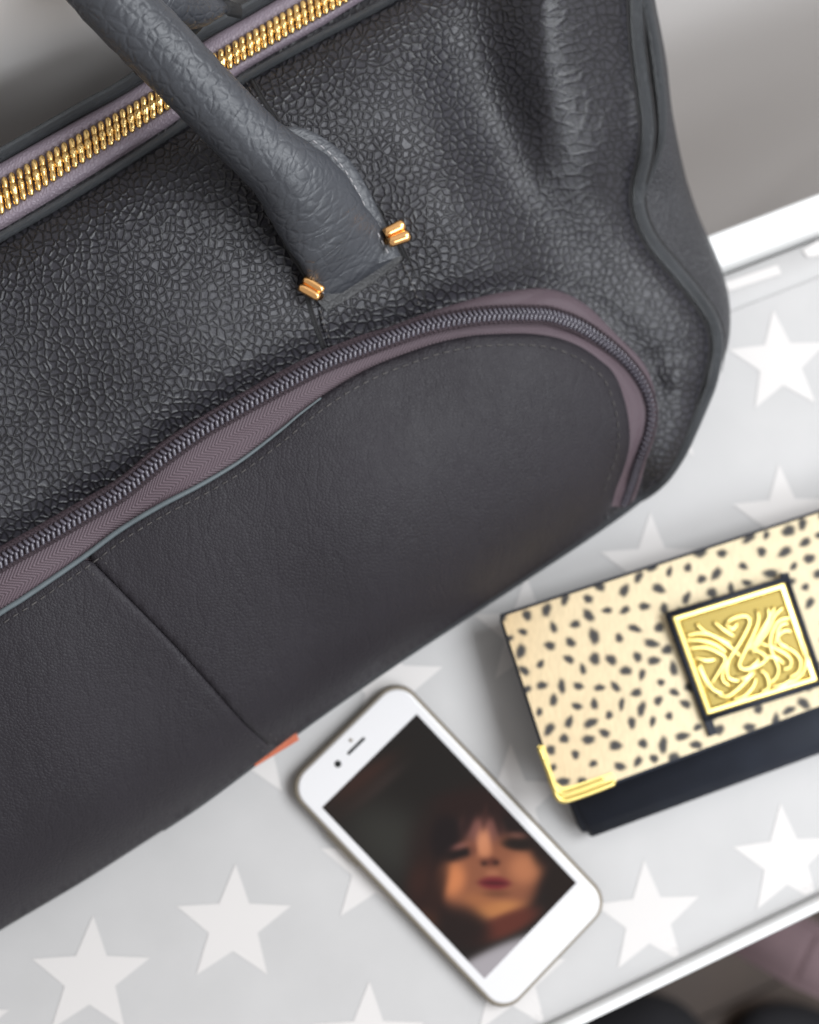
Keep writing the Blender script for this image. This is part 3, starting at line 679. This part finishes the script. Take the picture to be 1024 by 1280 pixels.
# mauve box
q = [P(1022,1155,fz+640), P(985,1232,fz+640), P(1130,1294,fz+640), P(1175,1215,fz+640)]
q[3] = q[0]+(q[2]-q[1])
vs = []
for zz_, k_ in ((0, 1.0), (-.638, .97)):
    cc = (q[0]+q[1]+q[2]+q[3])/4
    for p in q: vs.append(cc+(p-cc)*k_+Vector((0, 0, zz_)))
me = mesh('box_body', vs, [(0, 1, 2, 3), (7, 6, 5, 4), (0, 4, 5, 1), (1, 5, 6, 2), (2, 6, 7, 3), (3, 7, 4, 0)])
b_ = bmesh.new(); b_.from_mesh(me); bmesh.ops.bevel(b_, geom=b_.edges[:], offset=.006, segments=3, affect='EDGES'); bmesh.ops.recalc_face_normals(b_, faces=b_.faces); b_.to_mesh(me); b_.free()
mb = link('storage_box', me, M_mauve); tag(mb, 'tall mauve fabric box on the floor at the bottom right corner', 'box')
# ------------------------------------------------------------------ phone
M_pwhite = mat('white_glass', (0.64, 0.63, 0.635), 0.12, 0, 0.5, 0.3)
M_case = mat('taupe_metal', (0.22, 0.19, 0.15), 0.4, 0.5)
M_dark = mat('dark_glass', (0.01, 0.012, 0.012), 0.1)
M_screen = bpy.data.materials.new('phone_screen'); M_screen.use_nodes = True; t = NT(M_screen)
at_ = t.n('ShaderNodeVertexColor', layer_name='face_paint'); t.b.inputs['Base Color'].default_value = (0.004, 0.004, 0.004, 1)
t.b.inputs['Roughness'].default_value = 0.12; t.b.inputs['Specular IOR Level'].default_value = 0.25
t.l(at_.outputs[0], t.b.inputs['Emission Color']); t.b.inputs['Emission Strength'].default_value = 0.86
scz = 8.0
sc4 = [P(517,893,scz), P(720,1105,scz), P(606,1221,scz), P(408,1010,scz)]
pc_ = sum(sc4, Vector())/4
pu = ((sc4[1]-sc4[0])+(sc4[2]-sc4[3])).normalized(); pv = Vector((-pu.y, pu.x, 0)); pw = Vector((0, 0, 1))
phone = thing('smartphone', Vector((pc_.x, pc_.y, 0)), 'white smartphone lying on the star cloth, a dim face painted into its screen colours', 'phone')
def rrect(L, Wd, r, k=8):
    out = []
    for cx, cy, a0 in ((L-r, Wd-r, 0), (-L+r, Wd-r, PI/2), (-L+r, -Wd+r, PI), (L-r, -Wd+r, 1.5*PI)):
        for i in range(k+1): a = a0+PI/2*i/k; out.append((cx+r*math.cos(a), cy+r*math.sin(a)))
    return out
def slab(name, L, Wd, r, layers, m, parent, org, au, av):
    """layers: (inset m, z m) from bottom to top, capped"""
    vs, fs = [], []; n = None
    for ins, z_ in layers:
        rr_ = rrect(L-ins, Wd-ins, max(r-ins, .0005)); n = len(rr_)
        vs += [Vector(org)+au*a+av*b+pw*z_ for a, b in rr_]
    for k_ in range(len(layers)-1):
        for i in range(n): fs.append((k_*n+i, k_*n+(i+1) % n, (k_+1)*n+(i+1) % n, (k_+1)*n+i))
    fs.append(tuple(range(n))[::-1]); fs.append(tuple(range((len(layers)-1)*n, len(layers)*n)))
    me = mesh(name, vs, fs)
    o = link(name, me, m, parent)
    me.polygons[-1].use_smooth = False; me.polygons[-2].use_smooth = False
    return o
org = Vector((pc_.x, pc_.y, 0))
PL, PW = 0.0695, 0.0340
slab('case', PL+.0013, PW+.0013, .0110, [(.0022, .0006), (.0006, .0016), (0, .003), (0, .0052), (.0005, .0066), (.0013, .0072)], M_case, phone, org, pu, pv)
slab('face_plate', PL-.0006, PW-.0006, .0096, [(0, .0070), (0, .0073), (.0004, .0077), (.0009, .0078)], M_pwhite, phone, org, pu, pv)
# face on the screen, painted per vertex as emission colour
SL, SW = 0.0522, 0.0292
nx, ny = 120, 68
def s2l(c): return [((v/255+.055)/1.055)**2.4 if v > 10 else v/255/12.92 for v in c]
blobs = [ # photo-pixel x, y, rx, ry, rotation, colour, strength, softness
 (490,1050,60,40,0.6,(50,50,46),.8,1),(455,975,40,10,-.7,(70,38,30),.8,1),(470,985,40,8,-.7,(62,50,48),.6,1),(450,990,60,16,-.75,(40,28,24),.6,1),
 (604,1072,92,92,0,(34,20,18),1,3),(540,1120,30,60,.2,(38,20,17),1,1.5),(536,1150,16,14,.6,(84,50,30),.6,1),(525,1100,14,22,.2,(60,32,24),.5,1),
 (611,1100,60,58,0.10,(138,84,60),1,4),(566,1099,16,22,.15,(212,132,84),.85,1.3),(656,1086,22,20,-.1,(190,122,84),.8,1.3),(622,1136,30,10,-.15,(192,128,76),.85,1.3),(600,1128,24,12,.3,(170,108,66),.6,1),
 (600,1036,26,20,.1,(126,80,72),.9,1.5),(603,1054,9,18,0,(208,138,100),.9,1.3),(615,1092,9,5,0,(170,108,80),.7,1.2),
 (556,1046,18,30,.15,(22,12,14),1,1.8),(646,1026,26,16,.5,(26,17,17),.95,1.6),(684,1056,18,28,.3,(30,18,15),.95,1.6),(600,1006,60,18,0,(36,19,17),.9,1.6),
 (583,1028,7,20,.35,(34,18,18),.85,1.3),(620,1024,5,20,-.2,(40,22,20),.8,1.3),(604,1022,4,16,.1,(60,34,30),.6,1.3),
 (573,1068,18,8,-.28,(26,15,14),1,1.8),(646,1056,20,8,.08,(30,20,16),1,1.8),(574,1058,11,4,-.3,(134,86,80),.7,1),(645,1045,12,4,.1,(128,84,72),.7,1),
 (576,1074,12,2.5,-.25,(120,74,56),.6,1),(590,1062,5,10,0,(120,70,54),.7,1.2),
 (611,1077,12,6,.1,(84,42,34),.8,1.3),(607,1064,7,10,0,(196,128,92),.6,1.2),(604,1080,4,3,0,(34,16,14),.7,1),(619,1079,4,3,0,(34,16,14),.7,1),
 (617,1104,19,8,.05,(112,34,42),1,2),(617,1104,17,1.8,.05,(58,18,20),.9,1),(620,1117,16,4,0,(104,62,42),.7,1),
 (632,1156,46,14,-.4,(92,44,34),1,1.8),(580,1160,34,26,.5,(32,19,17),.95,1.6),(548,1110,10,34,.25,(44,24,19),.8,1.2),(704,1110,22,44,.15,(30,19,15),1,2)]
def face_paint(x, y):
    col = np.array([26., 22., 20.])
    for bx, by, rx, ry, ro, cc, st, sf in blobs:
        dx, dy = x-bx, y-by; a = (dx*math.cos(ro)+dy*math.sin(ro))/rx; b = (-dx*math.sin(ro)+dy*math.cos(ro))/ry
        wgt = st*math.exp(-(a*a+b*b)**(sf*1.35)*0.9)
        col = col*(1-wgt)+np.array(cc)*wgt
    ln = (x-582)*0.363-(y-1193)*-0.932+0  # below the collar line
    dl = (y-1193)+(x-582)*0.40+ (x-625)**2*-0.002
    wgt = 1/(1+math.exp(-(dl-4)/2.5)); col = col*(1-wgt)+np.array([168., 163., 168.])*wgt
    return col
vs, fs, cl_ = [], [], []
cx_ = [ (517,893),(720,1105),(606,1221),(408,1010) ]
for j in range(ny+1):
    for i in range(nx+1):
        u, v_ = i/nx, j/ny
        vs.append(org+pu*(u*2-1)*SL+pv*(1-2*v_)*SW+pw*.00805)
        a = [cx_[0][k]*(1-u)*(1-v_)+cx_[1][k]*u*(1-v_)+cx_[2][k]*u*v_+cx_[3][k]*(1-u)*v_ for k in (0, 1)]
        cl_.append((*s2l(face_paint(*a)), 1))
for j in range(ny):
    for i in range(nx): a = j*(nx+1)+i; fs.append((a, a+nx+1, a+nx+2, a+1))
me = mesh('screen', vs, fs); ca_ = me.color_attributes.new('face_paint', 'FLOAT_COLOR', 'POINT'); ca_.data.foreach_set('color', np.array(cl_, dtype=np.float32).ravel())
link('screen', me, M_screen, phone, smooth=False, label='screen with a blurred brown-haired woman in a pale collar painted into its emission')
slab('earpiece', .0007, .0052, .0006, [(0, .0078), (0, .00800), (.0002, .00806)], M_dark, phone, org-pu*.0610-pv*(.0), pu, pv)
slab('front_camera', .0015, .0015, .0014, [(0, .0078), (0, .00800), (.0002, .00806)], M_dark, phone, org-pu*.0610-pv*.0112, pu, pv)
slab('sensor', .0008, .0008, .0007, [(0, .0078), (0, .00800), (.0002, .00806)], M_case, phone, org-pu*.0645, pu, pv)
for dy in (.018, .028): slab('volume_button', .005, .0010, .0009, [(0, .003), (0, .0048)], M_case, phone, org-pu*(.055-dy)-pv*(PW+.0011), pu, pv)
# ------------------------------------------------------------------ purse
M_fur = mat('spotted_hide', (0.72, 0.50, 0.26), 0.6); t = NT(M_fur)
vc = t.n('ShaderNodeVertexColor', layer_name='spots'); nz1 = t.n('ShaderNodeTexNoise', i_Scale=900.0, i_Detail=4.0); tc = t.n('ShaderNodeTexCoord')
mp = t.n('ShaderNodeMapping'); mp.inputs['Scale'].default_value = (1, .22, 1); mp.inputs['Rotation'].default_value = (0, 0, .3); t.l(tc.outputs['Object'], mp.inputs[0]); t.l(mp.outputs[0], nz1.inputs['Vector'])
mx = t.n('ShaderNodeMix', data_type='RGBA', blend_type='MULTIPLY'); mx.inputs[0].default_value = 0.35
t.l(vc.outputs[0], mx.inputs[6]); t.l(nz1.outputs['Fac'], mx.inputs[7]); t.l(mx.outputs[2], t.b.inputs['Base Color'])
bp = t.n('ShaderNodeBump', i_Strength=0.5, i_Distance=0.0003); t.l(nz1.outputs['Fac'], bp.inputs['Height']); t.l(bp.outputs[0], t.b.inputs['Normal'])
M_pblack = mat('black_leather', (0.010, 0.012, 0.019), 0.6, 0, 0.25); mottle(M_pblack, (0.014, 0.017, 0.026), 0.3, 60)
M_gold = mat('pale_gold', (0.74, 0.58, 0.20), 0.34, 1.0)
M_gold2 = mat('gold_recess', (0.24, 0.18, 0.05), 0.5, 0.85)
purse = thing('purse', P(900, 850, 0), 'spotted cream purse with black body and square gold clasp on the star cloth', 'purse')
TL, TR, BR, BL = (627,771), (1140,603), (1207,815), (702,1001)
zT, zB = 23.0, 27.0
def fp(u, v_, dz=0.0):
    """point on the flap: u along, v from the far to the near edge"""
    x = TL[0]*(1-u)*(1-v_)+TR[0]*u*(1-v_)+BR[0]*u*v_+BL[0]*(1-u)*v_
    y = TL[1]*(1-u)*(1-v_)+TR[1]*u*(1-v_)+BR[1]*u*v_+BL[1]*(1-u)*v_
    return P(x, y, zT*(1-v_)+zB*v_+2.0*math.sin(PI*min(1, max(0, v_)))**.7+dz)
fw, fh = (fp(1, .5)-fp(0, .5)).length, (fp(.3, 1)-fp(.3, 0)).length
rng = random.Random(11); sp = []
cand = 0
while cand < 9000 and len(sp) < 470:
    cand += 1; x, y = rng.uniform(0, fw), rng.uniform(0, fh)
    if all((x-a[0])**2+(y-a[1])**2 > (0.0073)**2 for a in sp):
        r = rng.uniform(.0017, .0025); sp.append((x, y, r*rng.uniform(1.05, 1.5), r*rng.uniform(.8, 1.0), rng.uniform(-1.4, 1.0), rng.uniform(0, 6)))
nu, nv = 380, 180; U, V = np.meshgrid(np.linspace(0, 1, nu+1), np.linspace(0, 1, nv+1)); XX, YY = U*fw, V*fh
mask = np.zeros(U.shape)
for x, y, a, b, ro, ph in sp:
    dx, dy = XX-x, YY-y; p_ = (dx*math.cos(ro)+dy*math.sin(ro))/a; q_ = (-dx*math.sin(ro)+dy*math.cos(ro))/b
    th = np.arctan2(q_, p_); rr_ = np.hypot(p_, q_)*(1+.10*np.sin(2*th+ph)+.06*np.sin(3*th+ph*2)+.04*np.sin(5*th))
    mask = np.maximum(mask, 1/(1+np.exp((rr_-1)*9)))
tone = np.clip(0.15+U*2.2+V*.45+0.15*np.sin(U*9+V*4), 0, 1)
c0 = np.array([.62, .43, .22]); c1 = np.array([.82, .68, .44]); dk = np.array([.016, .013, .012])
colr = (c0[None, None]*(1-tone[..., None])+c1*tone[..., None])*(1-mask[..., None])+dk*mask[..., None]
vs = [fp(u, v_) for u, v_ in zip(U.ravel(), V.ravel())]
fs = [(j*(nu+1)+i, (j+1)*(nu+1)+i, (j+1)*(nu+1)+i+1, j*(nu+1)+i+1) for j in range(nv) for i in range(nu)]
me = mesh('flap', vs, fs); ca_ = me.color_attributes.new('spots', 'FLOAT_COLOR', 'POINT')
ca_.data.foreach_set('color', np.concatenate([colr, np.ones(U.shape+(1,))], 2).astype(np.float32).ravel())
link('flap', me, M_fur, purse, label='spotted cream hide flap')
edge = [fp(u, 0, -1.3) for u in np.linspace(1, 0, 30)]+[fp(0, v_, -1.3) for v_ in np.linspace(0.02, 1, 20)]+[fp(u, 1, -1.5) for u in np.linspace(0.01, 1, 30)]
link('flap_binding', mesh('flap_binding', *tube(edge, .0013, 8)), M_pblack, purse)
# black body, its near side leaning out beyond the flap
def body_pt(u, v_, z_):
    return P(*(np.array([728, 1051])*(1-u)+np.array([1235, 866])*u), z_) if v_ else None
tl0, tr0, br0, bl0 = fp(.012, .05), fp(.99, .05), fp(.99, .97), fp(.014, .97)
nb = [P(730,1048,3), P(1238,862,3)]
def lay(z_, k):
    """k: how far the near side is out: 0 at the flap, 1 at the bottom edge"""
    a = bl0.lerp(Vector((nb[0].x, nb[0].y, 0)), k); b = br0.lerp(Vector((nb[1].x, nb[1].y, 0)), k)
    out = [Vector((p.x, p.y, z_)) for p in (tl0+(a-bl0)*.25, tr0, b, a)]; return out
vs, fs = [], []; lays = [(.0012, .93), (.004, 1.0), (.010, .97), (.015, .75), (.0185, .4), (.0200, .06)]
for z_, k_ in lays: vs += lay(z_, k_)
for k_ in range(len(lays)-1):
    for i in range(4): fs.append((k_*4+i, k_*4+(i+1) % 4, (k_+1)*4+(i+1) % 4, (k_+1)*4+i))
fs += [(3, 2, 1, 0), (20, 21, 22, 23)]
me = mesh('purse_body', vs, fs); b_ = bmesh.new(); b_.from_mesh(me)
bmesh.ops.bevel(b_, geom=[e for e in b_.edges if abs(e.verts[0].co.z-e.verts[1].co.z) > .001], offset=.003, segments=3, affect='EDGES'); bmesh.ops.recalc_face_normals(b_, faces=b_.faces); b_.to_mesh(me); b_.free()
link('purse_body', me, M_pblack, purse)
# gold corner guard
def guard(px_outer, r, m, dz, name='corner_guard'):
    c = cat(px_outer, 40); link(name, mesh(name, *tube([P(a, b, dz) for a, b in c], r, 8)), m, purse)
guard([(674,934),(682,955),(691,980),(696,995),(703,1001),(714,999),(740,990),(768,979)], .0012, M_gold, 28.6)
guard([(680,950),(687,967),(692,982),(698,990),(706,992),(720,988),(745,979),(755,975)], .0009, M_gold, 29.2)
gp = [(672,932),(681,932),(688,958),(695,978),(703,984),(716,982),(765,966),(770,978),(716,1001),(703,1004),(694,998),(686,978)]
gp = np.array(gp, float); vs = [P(a, b, 28.0) for a, b in gp]+[P(a, b, 26.0) for a, b in gp]; m_ = len(gp)
me = mesh('corner_guard', vs, [tuple([0, 1, 2, 11]), (2, 3, 10, 11), (3, 4, 9, 10), (4, 5, 8, 9), (5, 6, 7, 8)]+[(i, (i+1) % m_, m_+(i+1) % m_, m_+i) for i in range(m_)])
link('corner_guard', me, M_gold, purse, smooth=False)
# square clasp with its relief
eq = [(840,771), (981,728), (1023,851), (884,894)]
zE = 31.0
def ep(u, v_, z_):
    x = eq[0][0]*(1-u)*(1-v_)+eq[1][0]*u*(1-v_)+eq[2][0]*u*v_+eq[3][0]*(1-u)*v_
    y = eq[0][1]*(1-u)*(1-v_)+eq[1][1]*u*(1-v_)+eq[2][1]*u*v_+eq[3][1]*(1-u)*v_
    return P(x, y, z_)
def ring(d, z_): return [ep(d, d, z_), ep(1-d, d, z_), ep(1-d, 1-d, z_), ep(d, 1-d, z_)]
lays = [(-.0, zE-2.5), (0, zE+.3), (.012, zE+.9), (.045, zE+1.0), (.07, zE-.3)]
vs, fs = [], []
for d, z_ in lays: vs += ring(d, z_)
for k_ in range(len(lays)-1):
    for i in range(4): fs.append((k_*4+i, k_*4+(i+1) % 4, (k_+1)*4+(i+1) % 4, (k_+1)*4+i))
me = mesh('clasp_frame', vs, fs); b_ = bmesh.new(); b_.from_mesh(me); bmesh.ops.recalc_face_normals(b_, faces=b_.faces); b_.to_mesh(me); b_.free()
link('clasp_frame', me, M_gold, purse, smooth=False)
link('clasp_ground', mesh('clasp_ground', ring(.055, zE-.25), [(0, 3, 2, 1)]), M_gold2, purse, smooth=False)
strokes = [
 [(185,425),(260,410),(350,425),(430,475),(490,520),(530,560)], [(200,505),(300,500),(380,530),(430,570),(390,650),(340,730)],
 [(235,560),(300,580),(370,575)], [(250,350),(300,400),(380,440),(470,480)], [(360,340),(420,390),(490,430)],
 [(430,350),(480,315),(560,300),(585,335),(560,400),(515,480),(455,570),(415,650),(415,710),(470,745)],
 [(430,350),(470,385),(510,350)], [(630,260),(640,330),(600,430),(550,530),(512,622),(570,635),(650,605),(695,565),(640,525),(590,510)],
 [(700,250),(700,330),(650,430),(590,520)], [(800,245),(740,300),(690,400),(640,470),(600,540)],
 [(850,310),(770,330),(725,400),(710,490),(740,570),(765,640),(740,700),(690,725)], [(850,400),(800,395),(750,440),(740,500)],
 [(870,330),(900,430),(935,540),(925,640),(870,700),(800,725)], [(640,470),(740,505),(830,560),(840,615),(790,640)],
 [(760,480),(850,520),(900,580),(890,650),(830,690)], [(660,560),(740,560),(800,600)],
 [(380,795),(440,805),(500,765),(570,700),(620,650)], [(480,825),(545,805),(605,745),(625,690)], [(655,775),(700,750),(690,680),(650,640)],
 [(270,600),(300,680),(350,760),(420,790)], [(500,690),(560,690),(600,650)],
 [(180,455),(270,455),(360,480),(440,530)], [(745,245),(700,320),(640,420),(560,530)], [(830,345),(780,360),(755,410),(770,470),(830,500)], [(330,760),(300,700),(260,620)], [(560,640),(620,600),(640,570)], [(720,745),(790,735),(850,700)], [(470,560),(440,620),(450,690),(520,710)]]
for st in strokes:
    q = cat([(820+a/5.02, 710+b/5.02) for a, b in st], 24); rd = [0.0017*(.5+.5*math.sin(PI*min(1, max(0, (i+3)/29)))) for i in range(24)]
    link('relief_scroll', mesh('relief_scroll', *tube([P(a, b, zE-.1) for a, b in q], rd, 8, flat=.8)), M_gold, purse)
fr_ = [ep(a, b, zE-1.5) for a, b in ((-.02, -.02), (1.02, -.02), (1.02, 1.02), (-.02, 1.02), (-.02, -.02))]
J = Join()
for a, b in zip(fr_[:-1], fr_[1:]): J.add(tube([a+(a-b).normalized()*.0008, a.lerp(b, .5), b+(b-a).normalized()*.0008], .0017, 8))
link('clasp_surround', J.mesh('clasp_surround'), M_pblack, purse)
for a, b in (((883,893), (892,919)), ((984,729), (981,716))):
    A, B = P(*a, zE-1.2), P(*b, zE-1.8); sd = (B-A).normalized().cross(pw)*.0019
    vs = [A-sd, A+sd, B+sd, B-sd]; vs += [p-pw*.0016 for p in vs]
    link('clasp_strap', mesh('clasp_strap', vs, [(0, 1, 2, 3), (7, 6, 5, 4), (0, 4, 5, 1), (1, 5, 6, 2), (2, 6, 7, 3), (3, 7, 4, 0)]), M_pblack, purse, smooth=False)
_m = max(rows[5][:-1], key=lambda p: loc(p)[1]); print(_m, 'far_in', far_in, 'bagback', bagback, 'wall', wn_)
